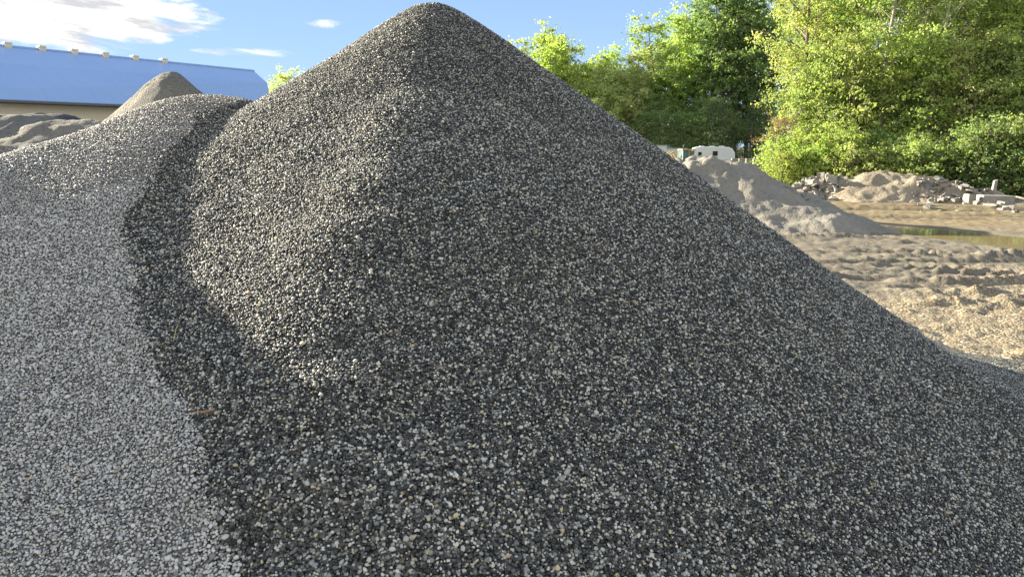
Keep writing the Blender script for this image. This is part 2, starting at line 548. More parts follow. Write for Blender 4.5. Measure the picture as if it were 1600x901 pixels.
# puddle
pm, n = new_mat('muddy water')
geo = n.add('ShaderNodeNewGeometry')
nz = n.noise(geo.outputs['Position'], 3.0, 3, 0.5)
b = n.add('ShaderNodeBump', {'Height': nz, 'Strength': 0.06, 'Distance': 0.02})
p = n.add('ShaderNodeBsdfPrincipled', {'Base Color': (0.30, 0.24, 0.13, 1), 'Roughness': 0.05, 'Normal': b.outputs[0], 'IOR': 1.33, 'Specular IOR Level': 0.5})
n.add('ShaderNodeOutputMaterial', {0: p})
x0, y0, x1, y1 = 8.0, 14.5, 26.0, 26.0
v = np.array([[x0, y0, 0], [x1, y0, 0], [x1, y1, 0], [x0, y1, 0]], float)
gx, gy = np.meshgrid(np.arange(x0, x1, 0.2), np.arange(y0, y1, 0.2), indexing='xy')
pd = puddle_depth(gx, gy)
keep = (pd > -0.3)
f = grid_faces(*gx.shape)
kf = keep.ravel()[f].all(1)
me = mesh_np('puddle', np.stack([gx, gy, np.full_like(gx, -0.018)], -1).reshape(-1, 3), f[kf])
tag(link('puddle', me, pm), kind='structure')


# ------------------------------------------------------------------ heaps
def heap_mesh(name, hf, x0, x1, y0, y1, step, owner=None, low=-0.06, drop=0.0):
    gx, gy = np.meshgrid(np.arange(x0, x1, step), np.arange(y0, y1, step), indexing='xy')
    z = hf(gx, gy) - drop
    keep = z > low
    if owner is not None:
        keep &= owner(gx, gy)
    z = np.maximum(z, low - 0.1)
    f = grid_faces(*gx.shape)
    kf = keep.ravel()[f].any(1)
    f = f[kf]
    used = np.unique(f)
    remap = np.zeros(gx.size, np.int64)
    remap[used] = np.arange(len(used))
    verts = np.stack([gx, gy, z], -1).reshape(-1, 3)[used]
    return mesh_np(name, verts, remap[f])


def border(x, y):
    """>0 on the dark cone, <0 on the grey heap; slightly ragged"""
    return x - valley(y) + fbm(x, y, 0.35, 4, 88, 0.6) * 0.09


def grad(hf, x, y, e=0.02):
    return (hf(x + e, y) - hf(x - e, y)) / (2 * e), (hf(x, y + e) - hf(x, y - e)) / (2 * e)


def proto(kind, rng):
    if kind == 0:
        v = np.array([[1, 0, 0], [-1, 0, 0], [0, 1, 0], [0, -1, 0], [0, 0, 1], [0, 0, -1]], float)
        f = np.array([[0, 2, 4], [2, 1, 4], [1, 3, 4], [3, 0, 4], [2, 0, 5], [1, 2, 5], [3, 1, 5], [0, 3, 5]])
        return v, f
    import bmesh
    bm = bmesh.new()
    bmesh.ops.create_icosphere(bm, subdivisions=kind, radius=1.0)
    v = np.array([q.co[:] for q in bm.verts])
    f = np.array([[q.index for q in t.verts] for t in bm.faces])
    bm.free()
    return v, f


def stones_mesh(name, pts, nrm, sizes, kind, seed):
    """many pebbles as one mesh: each a jittered, flattened ball lying on the slope"""
    rng = np.random.default_rng(seed)
    v, f = proto(kind, rng)
    n = len(pts)
    nv = len(v)
    # local frame from the normal and a random spin
    a = rng.normal(size=(n, 3))
    nr = nrm + rng.normal(size=(n, 3)) * 0.35
    nr /= np.linalg.norm(nr, axis=1, keepdims=True)
    t = np.cross(nr, a)
    t /= np.linalg.norm(t, axis=1, keepdims=True)
    bt = np.cross(nr, t)
    sx = sizes * rng.uniform(0.85, 1.35, n)
    sy = sizes * rng.uniform(0.7, 1.05, n)
    sz = sizes * rng.uniform(0.5, 0.85, n)
    jit = 1 + rng.uniform(-0.17, 0.17, (n, nv, 1))
    L = v[None] * jit
    V = (pts[:, None] + L[..., 0:1] * (t * sx[:, None])[:, None] + L[..., 1:2] * (bt * sy[:, None])[:, None] + L[..., 2:3] * (nr * sz[:, None])[:, None])
    FF = (f[None] + (np.arange(n) * nv)[:, None, None]).reshape(-1, 3)
    return V.reshape(-1, 3), FF, np.repeat(rng.random(n), nv)


def scatter(name, hf, own, x0, x1, y0, y1, mat, parent, seed, label=None):
    rng = np.random.default_rng(seed)
    step = 0.0097
    gx, gy = np.meshgrid(np.arange(x0, x1, step), np.arange(y0, y1, step), indexing='xy')
    x = (gx + rng.uniform(-0.5, 0.5, gx.shape) * step).ravel()
    y = (gy + rng.uniform(-0.5, 0.5, gx.shape) * step).ravel()
    # inside the wedge seen by the camera, with room to step aside
    az = np.degrees(np.arctan2(x, y))
    k = (np.abs(az) < 50) & (np.hypot(x, y) > 1.3)
    x, y = x[k], y[k]
    k = own(x + rng.normal(0, 0.014, len(x)), y)
    x, y = x[k], y[k]
    z = hf(x, y)
    dx, dy = grad(hf, x, y)
    nn = np.stack([-dx, -dy, np.ones_like(dx)], -1)
    nn /= np.linalg.norm(nn, axis=1, keepdims=True)
    pos = np.stack([x, y, z], -1)
    view = np.array([0, 0, HC]) - pos
    dist = np.linalg.norm(view, axis=1)
    view /= dist[:, None]
    k = ((nn * view).sum(1) > -0.10) & (z > -0.02) & (dist < 9.5)
    pos, nn, dist = pos[k], nn[k], dist[k]
    size = np.exp(rng.normal(math.log(0.0056), 0.26, len(pos))).clip(0.0032, 0.0125)
    pos = pos + nn * (size * rng.uniform(-0.35, 0.85, len(pos)))[:, None]
    VV, FF, RN = [], [], []
    off = 0
    for kind, (d0, d1) in ((2, (0, 2.9)), (1, (2.9, 5.2)), (0, (5.2, 99))):
        s = (dist >= d0) & (dist < d1)
        if not s.any(): continue
        V, Fc, rn = stones_mesh(name, pos[s], nn[s], size[s], kind, seed + kind)
        VV.append(V); FF.append(Fc + off); RN.append(rn)
        off += len(V)
    me = mesh_np(name, np.concatenate(VV), np.concatenate(FF))
    fattr(me, 'rnd', np.concatenate(RN))
    print(name, len(pos), 'stones')
    return tag(link(name, me, mat, parent), label, kind='stuff')


root = empty('gravel_pile', (AX, AY, 0))
tag(root, 'tall conical heap of dark wet-looking gravel with pale pebbles filling the foreground', 'gravel pile', 'gravel heaps in the foreground')
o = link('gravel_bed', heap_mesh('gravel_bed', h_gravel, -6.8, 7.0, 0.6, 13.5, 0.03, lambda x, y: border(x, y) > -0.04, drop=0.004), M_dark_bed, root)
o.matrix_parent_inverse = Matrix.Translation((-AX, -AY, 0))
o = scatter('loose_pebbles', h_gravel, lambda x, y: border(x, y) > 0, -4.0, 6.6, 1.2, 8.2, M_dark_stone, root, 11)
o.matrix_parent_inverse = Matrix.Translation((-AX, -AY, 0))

root = empty('gravel_pile', (-3, 5, 0))
tag(root, 'lower bank of pale grey gravel with a sunlit crest, left of the tall dark heap', 'gravel pile', 'gravel heaps in the foreground')
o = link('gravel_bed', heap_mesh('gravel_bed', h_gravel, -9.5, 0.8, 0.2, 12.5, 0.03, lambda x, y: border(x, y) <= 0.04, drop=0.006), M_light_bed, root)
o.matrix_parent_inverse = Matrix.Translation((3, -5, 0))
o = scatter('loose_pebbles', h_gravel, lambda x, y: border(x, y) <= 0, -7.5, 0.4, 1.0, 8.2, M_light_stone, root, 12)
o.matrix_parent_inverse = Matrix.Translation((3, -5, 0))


# ------------------------------------------------------------------ heaps farther off
def heap(name, label, hf, box, step, mat, low=-0.15, group=None, root=None):
    me = heap_mesh(name, hf, *box, step, low=low)
    return tag(link(name, me, mat), label, 'heap', group)


heap('sand_pile', 'long grey sand heap with a shaded right end and spurs running down to the puddle', h_sand, (2.0, 15.5, 19.5, 28.0), 0.07, M_sand)
heap('dirt_pile', 'lumpy tan dirt heap below the green wood, right of the broken concrete', h_dirt, (14.0, 26.0, 30.5, 38.0), 0.09, M_dirt)

pk = at(268, 108, 11.0)


def h_peak(x, y):
    r = np.sqrt((x - pk.x) ** 2 + (y - pk.y) ** 2 + 0.015)
    th = np.arctan2(y - pk.y, x - pk.x)
    z = pk.z + 0.13 - (0.88 + 0.02 * np.cos(3 * th)) * r
    return smin(z, pk.z + 0 * z, 0.08) + fbm(x, y, 1.2, 5, 91, 0.6) * 0.13 - 0.05 * np.abs(fbm(th * 4.0, r * 0.3, 0.7, 3, 92))


heap('gravel_pile', 'pointed brown gravel heap whose tip rises against the blue roof', h_peak, (pk.x - 5, pk.x + 5, pk.y - 5.5, pk.y + 5), 0.05, M_brown_gravel, group='heaps between the gravel and the shed')


def simple_heap(px, py, Y, slope, ext, seed, step=0.12, amp=0.16, wide=0.0):
    t = at(px, py, Y)

    def hf(x, y):
        z = lobe(x, y, t.x, Y, 0.0, wide, t.z, slope, 0.3)
        return z + fbm(x, y, 1.8, 6, seed, 0.6) * amp + np.abs(fbm(x, y, 0.5, 4, seed + 1, 0.65)) * 0.12
    return hf, (t.x - ext, t.x + ext, Y - ext, Y + ext), step


hf, bx, st = simple_heap(18, 180, 19, 0.62, 6.5, 101, wide=0.7)
heap('sand_pile', 'broad shaded grey sand heap before the cream shed wall', hf, bx, st, M_shaded_sand, group='heaps between the gravel and the shed')
hf, bx, st = simple_heap(122, 190, 18.5, 0.55, 6.0, 103, wide=0.6)
heap('dirt_pile', 'low brown heap before the shed wall, right of the shaded grey one', hf, bx, st, M_brown_gravel, group='heaps between the gravel and the shed')
hf, bx, st = simple_heap(68, 180, 25, 0.6, 8.0, 105, wide=0.5)
heap('gravel_pile', 'blue black heap peeping out between the grey and the brown heap', hf, bx, st, M_black, group='heaps between the gravel and the shed')
hf, bx, st = simple_heap(392, 161, 24, 0.5, 9.0, 107, wide=2.0)
heap('dirt_pile', 'flat tan heap in the dip under the blue roof end', hf, bx, st, M_dirt, group='heaps between the gravel and the shed')


# ------------------------------------------------------------------ general mesh builder
class MB:
    def __init__(s):
        s.v, s.f = [], []

    def quad(s, a, b, c, d):
        n = len(s.v)
        s.v += [tuple(a), tuple(b), tuple(c), tuple(d)]
        s.f.append((n, n + 1, n + 2, n + 3))

    def hexa(s, p):
        """8 corners: bottom four then top four, both counter-clockwise"""
        n = len(s.v)
        s.v += [tuple(q) for q in p]
        for f in ((3, 2, 1, 0), (4, 5, 6, 7), (0, 1, 5, 4), (1, 2, 6, 5), (2, 3, 7, 6), (3, 0, 4, 7)):
            s.f.append(tuple(n + i for i in f))

    def box(s, x0, x1, y0, y1, z0, z1):
        s.hexa([(x0, y0, z0), (x1, y0, z0), (x1, y1, z0), (x0, y1, z0), (x0, y0, z1), (x1, y0, z1), (x1, y1, z1), (x0, y1, z1)])

    def tube(s, pts, rad, sides=6, close=True):
        pts = [Vector(p) for p in pts]
        rings = []
        for i, p in enumerate(pts):
            d = (pts[min(i + 1, len(pts) - 1)] - pts[max(i - 1, 0)]).normalized()
            a = d.orthogonal().normalized()
            if i and abs(rings_a.dot(d)) < 0.95:
                a = (rings_a - d * rings_a.dot(d)).normalized()
            rings_a = a
            b = d.cross(a)
            r = rad[i] if hasattr(rad, '__len__') else rad
            n = len(s.v)
            for k in range(sides):
                t = 2 * math.pi * k / sides
                s.v.append(tuple(p + (a * math.cos(t) + b * math.sin(t)) * r))
            rings.append(n)
        for i in range(len(rings) - 1):
            for k in range(sides):
                k2 = (k + 1) % sides
                s.f.append((rings[i] + k, rings[i] + k2, rings[i + 1] + k2, rings[i + 1] + k))
        if close:
            s.f.append(tuple(rings[0] + k for k in reversed(range(sides))))
            s.f.append(tuple(rings[-1] + k for k in range(sides)))

    def cyl(s, c, axis, r, h, sides=16):
        c, axis = Vector(c), Vector(axis).normalized()
        s.tube([c - axis * h / 2, c + axis * h / 2], r, sides)

    def build(s, name, mat, parent=None, smooth=False, bevel=0.0):
        me = bpy.data.meshes.new(name)
        me.from_pydata(s.v, [], s.f)
        me.update()
        if smooth:
            me.polygons.foreach_set('use_smooth', [True] * len(me.polygons))
        o = link(name, me, mat, parent)
        if bevel:
            b = o.modifiers.new('bevel', 'BEVEL')
            b.width = bevel
            b.segments = 2
            b.limit_method = 'ANGLE'
        return o


# ------------------------------------------------------------------ the long shed with the blue roof
def roof_material():
    m, n = new_mat('blue roof sheet')
    tc = n.add('ShaderNodeTexCoord')
    uv = tc.outputs['UV']
    s = n.add('ShaderNodeSeparateXYZ', {0: uv})
    seam = n.math('FRACT', n.math('MULTIPLY', s.outputs[0], 1.0 / 0.92))
    line = n.mapr(seam, 0.0, 0.05, 1.0, 0.0)
    geo = n.add('ShaderNodeNewGeometry')
    nz = n.noise(geo.outputs['Position'], 0.25, 5, 0.6)
    col = n.mix(n.mapr(nz, 0.3, 0.7), (0.27, 0.41, 0.68), (0.30, 0.44, 0.70))
    col = n.mix(n.math('MULTIPLY', line, 0.18), col, (0.12, 0.22, 0.5))
    b = n.add('ShaderNodeBump', {'Height': line, 'Strength': 0.25, 'Distance': 0.03})
    p = n.add('ShaderNodeBsdfPrincipled', {'Base Color': col, 'Roughness': 0.38, 'Normal': b.outputs[0], 'Specular IOR Level': 0.5})
    n.add('ShaderNodeOutputMaterial', {0: p})
    return m


M_roof = roof_material()
M_cream = plain('cream wall sheet', (0.70, 0.62, 0.47), 0.6, 0, 0.05, 0.4)
M_white = plain('white painted metal', (0.78, 0.79, 0.80), 0.35, 0, 0.04, 0.8)
M_offwhite = plain('off white panel', (0.66, 0.68, 0.68), 0.4, 0, 0.08, 1.2)
M_darkglass = plain('dark glass', (0.02, 0.025, 0.03), 0.08, 0, 0.1)
M_blueglass = plain('blue tinted glass', (0.10, 0.22, 0.30), 0.08, 0, 0.1)
M_tanpaint = plain('faded yellow paint', (0.52, 0.38, 0.16), 0.5, 0, 0.15, 2.0)
M_rubber = plain('black rubber', (0.03, 0.03, 0.03), 0.8, 0, 0.2, 6.0)
M_darkmetal = plain('dark metal trim', (0.09, 0.09, 0.10), 0.5, 0.2, 0.1)
M_galv = plain('galvanised metal', (0.42, 0.42, 0.40), 0.45, 0.5, 0.1)
M_stripe = plain('blue grey stripe', (0.22, 0.28, 0.36), 0.4, 0, 0.05)

shed = empty('storage_shed', (0, 0, 0))
tag(shed, 'long shed with blue metal roof, cream wall and a row of small ridge vents', 'shed')
rl, rrt = at(0, 71.5, 47.5), at(397, 111, 62.0)         # ridge seen at the frame edge, and its right end
el_, er = at(0, 154, 40.0), at(428, 172, 55.5)          # eave
dr, de = (rl - rrt), (el_ - er)
rl2, el2 = rl + dr * 0.35, el_ + de * 0.35              # the shed runs on a little past the frame
km = (rrt + er) / 2 + Vector((0.25, 0.1, 0.55))         # slight break in the slope
km_l = (rl2 + el2) / 2 + Vector((0.0, 0.0, 0.35))


def mirror(p, a, b):
    """the matching point on the far slope: same height, reflected in the upright plane through the ridge"""
    d = (b - a); d.z = 0; d.normalize()
    q = p - a
    along = d * q.dot(d)
    off = Vector((q.x, q.y, 0)) - Vector((along.x, along.y, 0))
    return Vector((p.x - 2 * off.x, p.y - 2 * off.y, p.z))


mb = MB()
th_ = Vector((0, 0, 0.14))
for A, B, Cc, D in ((el2, er, km, km_l), (km_l, km, rrt, rl2)):
    mb.hexa([A - th_, B - th_, Cc - th_, D - th_, A, B, Cc, D])
o = mb.build('roof', M_roof, shed)
uvl = o.data.uv_layers.new(name='UVMap')
dn = (rrt - rl2).normalized()
for lp in o.data.loops:
    co = o.data.vertices[lp.vertex_index].co
    uvl.data[lp.index].uv = ((co - rl2).dot(dn), co.z)
mb = MB()
fe_l, fe_r = mirror(el2, rl2, rrt), mirror(er, rl2, rrt)
fk_l, fk_r = mirror(km_l, rl2, rrt), mirror(km, rl2, rrt)
for A, B, Cc, D in ((fe_r, fe_l, fk_l, fk_r), (fk_r, fk_l, rl2, rrt)):
    mb.hexa([A - th_, B - th_, Cc - th_, D - th_, A, B, Cc, D])
mb.build('roof', M_roof, shed)
inn = (fe_r - er).normalized() * 0.5
lft = (el2 - er).normalized() * 0.5
w0, w1 = er + inn + lft, el2 + inn
w2, w3 = fe_r - inn + lft, fe_l - inn
mb = MB()
dz = Vector((0, 0, 0.15))


def wallpiece(a, b, tdir):
    t = tdir.normalized() * 0.12
    a0, b0 = Vector((a.x, a.y, -0.3)), Vector((b.x, b.y, -0.3))
    mb.hexa([a0, b0, b0 + t, a0 + t, a - dz, b - dz, b + t - dz, a + t - dz])


wallpiece(w1, w0, inn)
wallpiece(w0, w2, lft)
wallpiece(w2, w3, -inn)
wallpiece(w3, w1, -lft)
ap = Vector((rrt.x, rrt.y, rrt.z)) + lft - dz * 2
mb.v += [tuple(w0 - dz), tuple(w2 - dz), tuple(ap)]
n_ = len(mb.v)
mb.f.append((n_ - 3, n_ - 2, n_ - 1))
mb.build('wall', M_cream, shed)
mb = MB()
dirn = (er - el2).normalized()
q = Vector((0, 0, -0.14))
mb.tube([el2 + q - inn * 0.1, er + q - inn * 0.1], 0.10, 6)
mb.build('gutter', M_darkmetal, shed)
mb = MB()
mb.tube([rl2 + Vector((0, 0, 0.02)), rrt + Vector((0, 0, 0.02))], 0.09, 6)
mb.build('ridge_cap', M_roof, shed)
for px in (11, 64.5, 116, 164.5, 211, 255.5, -46, -110):
    f_ = px / 397.0
    # intersection of the ridge with the pixel column, in perspective
    k = (px - 800) / F
    tt = min(np.linspace(-0.34, 1, 400), key=lambda t: abs((rl + (rrt - rl) * float(t)).x - k * ((rl + (rrt - rl) * float(t)).y * CP - ((rl + (rrt - rl) * float(t)).z - HC) * SP)))
    c = rl + (rrt - rl) * float(tt)
    d = (rrt - rl).normalized(); d.z = 0; d.normalize()
    nrm = Vector((-d.y, d.x, 0))
    mb = MB()
    def P3(u, v, z): return c + (d * u + nrm * v + Vector((0, 0, z))) * 0.85
    mb.hexa([P3(-0.22, -0.25, -0.1), P3(0.22, -0.25, -0.1), P3(0.22, 0.25, -0.1), P3(-0.22, 0.25, -0.1), P3(-0.22, -0.25, 0.22), P3(0.22, -0.25, 0.22), P3(0.22, 0.25, 0.22), P3(-0.22, 0.25, 0.22)])
    v_ = mb.build('roof_vent', M_cream, shed)
    mb = MB()
    mb.hexa([P3(-0.26, -0.28, 0.2), P3(0.26, -0.28, 0.2), P3(0.26, 0.28, 0.2), P3(-0.26, 0.28, 0.2), P3(-0.25, -0.27, 0.3), P3(0.25, -0.27, 0.3), P3(0.25, 0.27, 0.3), P3(-0.25, 0.27, 0.3)])
    mb.build('vent_hood', M_cream, v_)


# ------------------------------------------------------------------ trailers, caravan and loader far off
def zfloor(x, y):
    return float(h_ground(np.array([x]), np.array([y]))[0])


def box_trailer(label, px0, px1, pytop, Y, rz, L, W=2.4, pxc=None, mats=None):
    c = at((px0 + px1) / 2, 240, Y)
    z0 = zfloor(c.x, Y)
    ztop = at((px0 + px1) / 2, pytop, Y).z
    r = empty('box_trailer', (c.x, Y, z0), rz)
    tag(r, label, 'trailer', 'white box trailers parked before the wood')
    H = ztop - z0
    mb = MB(); mb.box(-L / 2, L / 2, -W / 2, W / 2, 0.55, H)
    mb.build('body', M_offwhite, r, bevel=0.05)
    for zz in (0.60, H - 0.06):
        mb = MB()
        mb.box(-L / 2 - 0.02, L / 2 + 0.02, -W / 2 - 0.02, W / 2 + 0.02, zz - 0.04, zz + 0.05)
        mb.build('trim_rail', M_galv, r)
    mb = MB()
    mb.box(L / 2 + 0.005, L / 2 + 0.03, -W / 2 + 0.15, -0.03, 0.7, H - 0.15)
    mb.build('rear_door', M_white, r)
    mb = MB()
    mb.box(L / 2 + 0.005, L / 2 + 0.03, 0.03, W / 2 - 0.15, 0.7, H - 0.15)
    mb.build('rear_door', M_white, r)
    mb = MB(); mb.tube([(-L / 2, 0, 0.6), (-L / 2 - 1.1, 0, 0.5)], 0.06, 6)
    mb.build('drawbar', M_darkmetal, r)
    for sx in (-0.45, 0.45):
        for sy in (-1, 1):
            mb = MB(); mb.cyl((sx, sy * (W / 2 - 0.12), 0.36), (0, 1, 0), 0.36, 0.22, 18)
            mb.build('wheel', M_rubber, r)
    return r


box_trailer('white box trailer farthest left, half hidden by the slope of the gravel', 990, 1032, 226.5, 84, 0.30, 3.6)
box_trailer('white box trailer between the half hidden one and the yellow loader', 1032, 1062, 231.0, 86, 0.35, 2.9)


def caravan():
    Y = 88
    c = at(1113, 240, Y)
    z0 = zfloor(c.x, Y) + 0.0
    top = at(1113, 228.5, Y).z - z0
    r = empty('caravan', (c.x, Y, z0), -0.12)
    tag(r, 'white travel caravan with a small dark side window and a rounded rear end', 'caravan')
    L, W = 4.9, 2.3
    prof = [(-L / 2, 0.5), (L / 2 - 0.25, 0.5), (L / 2, 0.9), (L / 2 - 0.05, top - 0.75), (L / 2 - 0.35, top - 0.25), (L / 2 - 0.8, top - 0.06), (-L / 2 + 0.9, top), (-L / 2 + 0.3, top - 0.12), (-L / 2, top - 0.6)]
    mb = MB()
    n0 = len(prof)
    for y in (-W / 2, W / 2):
        mb.v += [(x, y, z) for x, z in prof]
    mb.f.append(tuple(range(n0)))
    mb.f.append(tuple(reversed(range(n0, 2 * n0))))
    for i in range(n0):
        j = (i + 1) % n0
        mb.f.append((i, n0 + i, n0 + j, j))
    mb.build('body', M_white, r, bevel=0.07)
    for (x0, x1, za, zb) in ((-0.1, 0.42, top - 1.05, top - 0.55), (-1.75, -1.4, top - 1.0, top - 0.65)):
        mb = MB(); mb.box(x0 - 0.04, x1 + 0.04, -W / 2 - 0.03, -W / 2 + 0.01, za - 0.04, zb + 0.04)
        w_ = mb.build('window', M_galv, r)
        mb = MB(); mb.box(x0, x1, -W / 2 - 0.045, -W / 2 - 0.005, za, zb)
        mb.build('pane', M_darkglass, w_)
    for xx in (-1.5, -0.3, 0.8):
        mb = MB(); mb.box(xx, xx + 0.5, -0.3, 0.3, top - 0.06, top + 0.07)
        mb.build('roof_vent', M_offwhite, r, bevel=0.03)
    for za in (0.95, 1.15):
        mb = MB(); mb.box(-L / 2 + 0.2, L / 2 - 0.3, -W / 2 - 0.012, -W / 2 + 0.002, za, za + 0.07)
        mb.build('stripe', M_stripe, r)
    mb = MB(); mb.box(L / 2 - 0.01, L / 2 + 0.02, -0.7, 0.7, top - 1.25, top - 0.8)
    mb.build('rear_stripe', M_stripe, r)
    for sy in (-1, 1):
        mb = MB(); mb.cyl((0.2, sy * (W / 2 - 0.1), 0.34), (0, 1, 0), 0.34, 0.2, 18)
        mb.build('wheel', M_rubber, r)
    mb = MB(); mb.tube([(-L / 2, 0, 0.5), (-L / 2 - 1.2, 0, 0.45)], 0.06, 6)
    mb.build('drawbar', M_darkmetal, r)


caravan()


def loader():
    Y = 70
    c = at(1073, 240, Y)
    z0 = zfloor(c.x, Y)
    top = at(1073, 232.5, Y).z - z0
    r = empty('wheel_loader', (c.x, Y, z0), 0.1)
    tag(r, 'faded yellow loader with a glazed cab standing behind the sand heap', 'loader')
    mb = MB(); mb.box(-1.4, 1.5, -0.8, 0.8, 0.7, 1.35); mb.box(0.45, 1.5, -0.7, 0.7, 1.35, 1.7)
    mb.build('body', M_tanpaint, r, bevel=0.06)
    mb = MB()
    mb.box(-0.55, 0.45, -0.62, 0.62, 1.36, top - 0.14)
    cab = mb.build('cab_glass', M_blueglass, r, bevel=0.03)
    mb = MB(); mb.box(-0.68, 0.58, -0.72, 0.72, top - 0.13, top)
    mb.build('cab_roof', M_tanpaint, r, bevel=0.04)
    for sx in (-0.57, 0.0, 0.47):
        for sy in (-0.65, 0.65):
            mb = MB(); mb.box(sx - 0.04, sx + 0.04, sy - 0.04, sy + 0.04, 1.35, top - 0.1)
            mb.build('cab_post', M_tanpaint, r)
    for sy in (-0.5, 0.5):
        mb = MB(); mb.tube([(-0.9, sy, 1.4), (-1.5, sy, top - 0.25), (-1.95, sy, top - 0.55)], 0.09, 6)
        mb.build('lift_arm', M_tanpaint, r)
    mb = MB(); mb.box(-2.5, -1.9, -1.0, 1.0, 0.95, 1.65)
    mb.build('bucket', M_tanpaint, r, bevel=0.08)
    for sx in (-0.95, 1.05):
        for sy in (-0.85, 0.85):
            mb = MB(); mb.cyl((sx, sy, 0.55), (0, 1, 0), 0.55, 0.36, 20)
            wh = mb.build('wheel', M_rubber, r)
            mb = MB(); mb.cyl((sx, sy, 0.55), (0, 1, 0), 0.26, 0.40, 14)
            mb.build('rim', M_tanpaint, wh)


loader()

# low pale barrier right of the caravan
for i in range(4):
    p_ = at(1148 + i * 11, 252, 74 + i * 1.2)
    mb = MB()
    z0 = zfloor(p_.x, p_.y)
    hh = at(1148 + i * 11, 247, 74 + i * 1.2).z - z0
    mb.hexa([(-0.34, -0.28, 0), (0.34, -0.28, 0), (0.34, 0.28, 0), (-0.34, 0.28, 0), (-0.33, -0.16, hh), (0.33, -0.16, hh), (0.33, 0.16, hh), (-0.33, 0.16, hh)])
    o = mb.build('concrete_barrier', M_concrete, bevel=0.03)
    o.location = (p_.x, p_.y, z0)
    tag(o, 'pale concrete barrier block in the short row right of the caravan', 'barrier', 'concrete barrier blocks right of the caravan')


# ------------------------------------------------------------------ broken concrete
def chunk_mesh(rng, sx, sy, sz):
    import bmesh
    bm = bmesh.new()
    bmesh.ops.create_cube(bm, size=1.0)
    bmesh.ops.subdivide_edges(bm, edges=bm.edges[:], cuts=1, use_grid_fill=True)
    for v in bm.verts:
        v.co.x = v.co.x * sx * (1 + rng.uniform(-0.25, 0.25))
        v.co.y = v.co.y * sy * (1 + rng.uniform(-0.25, 0.25))
        v.co.z = v.co.z * sz * (1 + rng.uniform(-0.3, 0.3))
    me = bpy.data.meshes.new('concrete_chunk')
    bm.to_mesh(me)
    bm.free()
    return me


rng = random.Random(4)
chunk_protos = [chunk_mesh(rng, a, b, c) for a, b, c in ((0.75, 0.5, 0.16), (0.6, 0.45, 0.2), (0.4, 0.35, 0.3), (0.35, 0.28, 0.2), (0.9, 0.4, 0.14), (0.3, 0.25, 0.22), (0.5, 0.5, 0.32), (0.22, 0.2, 0.16))]
chunk_brown = []
for me in chunk_protos:
    m2 = me.copy()
    m2.materials.append(M_concrete2)
    chunk_brown.append(m2)
    me.materials.append(M_concrete)
rc0, rc1 = at(1250, 300, 35.5), at(1345, 300, 35.0)
cxr = (rc0.x + rc1.x) / 2


def h_rubble(x, y):
    z = lobe(x, y, cxr - 0.15, 35.6, -0.1, 0.55, 0.85, 0.62, 0.4)
    return z + fbm(x, y, 0.6, 3, 121) * 0.25


heap('rubble_pile', 'brown earth and fines under the heap of broken concrete slabs', h_rubble, (cxr - 3, cxr + 3, 33.5, 38.0), 0.08, M_concrete2)


def put_chunk(x, y, z, label, group, tilt=0.5, big=1.0, brown=0.35):
    pool = chunk_brown if rng.random() < brown else chunk_protos
    o = bpy.data.objects.new('concrete_chunk', rng.choice(pool))
    C.objects.link(o)
    o.location = (x, y, z)
    o.rotation_euler = (rng.gauss(0, tilt), rng.gauss(0, tilt), rng.uniform(0, 6.28))
    k = rng.uniform(0.6, 1.15) * big
    o.scale = (k, k, k)
    tag(o, label, 'concrete chunk', group)
    return o


A1 = np.array([0.0])
for i in range(150):
    x = cxr + rng.gauss(0, 0.85)
    y = 35.2 + rng.uniform(-1.5, 0.9)
    z = float(h_rubble(np.array([x]), np.array([y]))[0])
    if z < -0.05: z = 0.05
    put_chunk(x, y, max(z, 0.03) + 0.10, 'jagged broken slab lying in the concrete heap below the wood', 'broken slabs of the concrete heap', 0.55, 0.72, 0.45)
o = put_chunk(at(1296, 285, 34.8).x, 34.6, 0.98, 'pale upright slab standing on edge at the top of the concrete heap', 'broken slabs of the concrete heap', 0.1, 0.75, 0)
o.data = chunk_protos[0]; o.rotation_euler = (1.3, 0.2, 0.3)
for i in range(100):
    u = rng.random()
    px = 1430 + 125 * u
    Y = 33.6 - 1.2 * u + rng.uniform(-1.5, 0.4)
    p_ = at(px, 300, Y)
    z = float(h_dirt(np.array([p_.x]), np.array([Y]))[0])
    put_chunk(p_.x, Y, max(z, 0.0) + 0.06, 'small lump of rubble strewn over the right end of the dirt heap', 'rubble lumps on the dirt heap', 0.5, rng.uniform(0.25, 0.6), 0.45)
for i in range(26):
    p_ = at(rng.uniform(1225, 1290), 320, rng.uniform(23.0, 25.0))
    z = float(h_sand(np.array([p_.x]), np.array([p_.y]))[0])
    if z < 0.02: continue
    put_chunk(p_.x, p_.y, z + 0.02, 'small pale lump scattered on the right spur of the sand heap', 'pale lumps on the sand heap', 0.4, rng.uniform(0.25, 0.5), 0.1)
for i in range(16):
    g_ = gnd(rng.uniform(1195, 1245), rng.uniform(283, 292))
    put_chunk(g_.x, g_.y, zfloor(g_.x, g_.y) + 0.05, 'flat slab lying at the shrub edge between sand heap and concrete heap', 'slabs at the shrub edge', 0.15, 0.8, 0.4)
for i in range(18):
    g_ = gnd(rng.uniform(1440, 1600), rng.uniform(321, 333))
    put_chunk(g_.x, g_.y, zfloor(g_.x, g_.y) + 0.03, 'flat slab lying in the mud in front of the dirt heap', 'slabs in the mud', 0.12, rng.uniform(0.4, 0.9), 0.4)

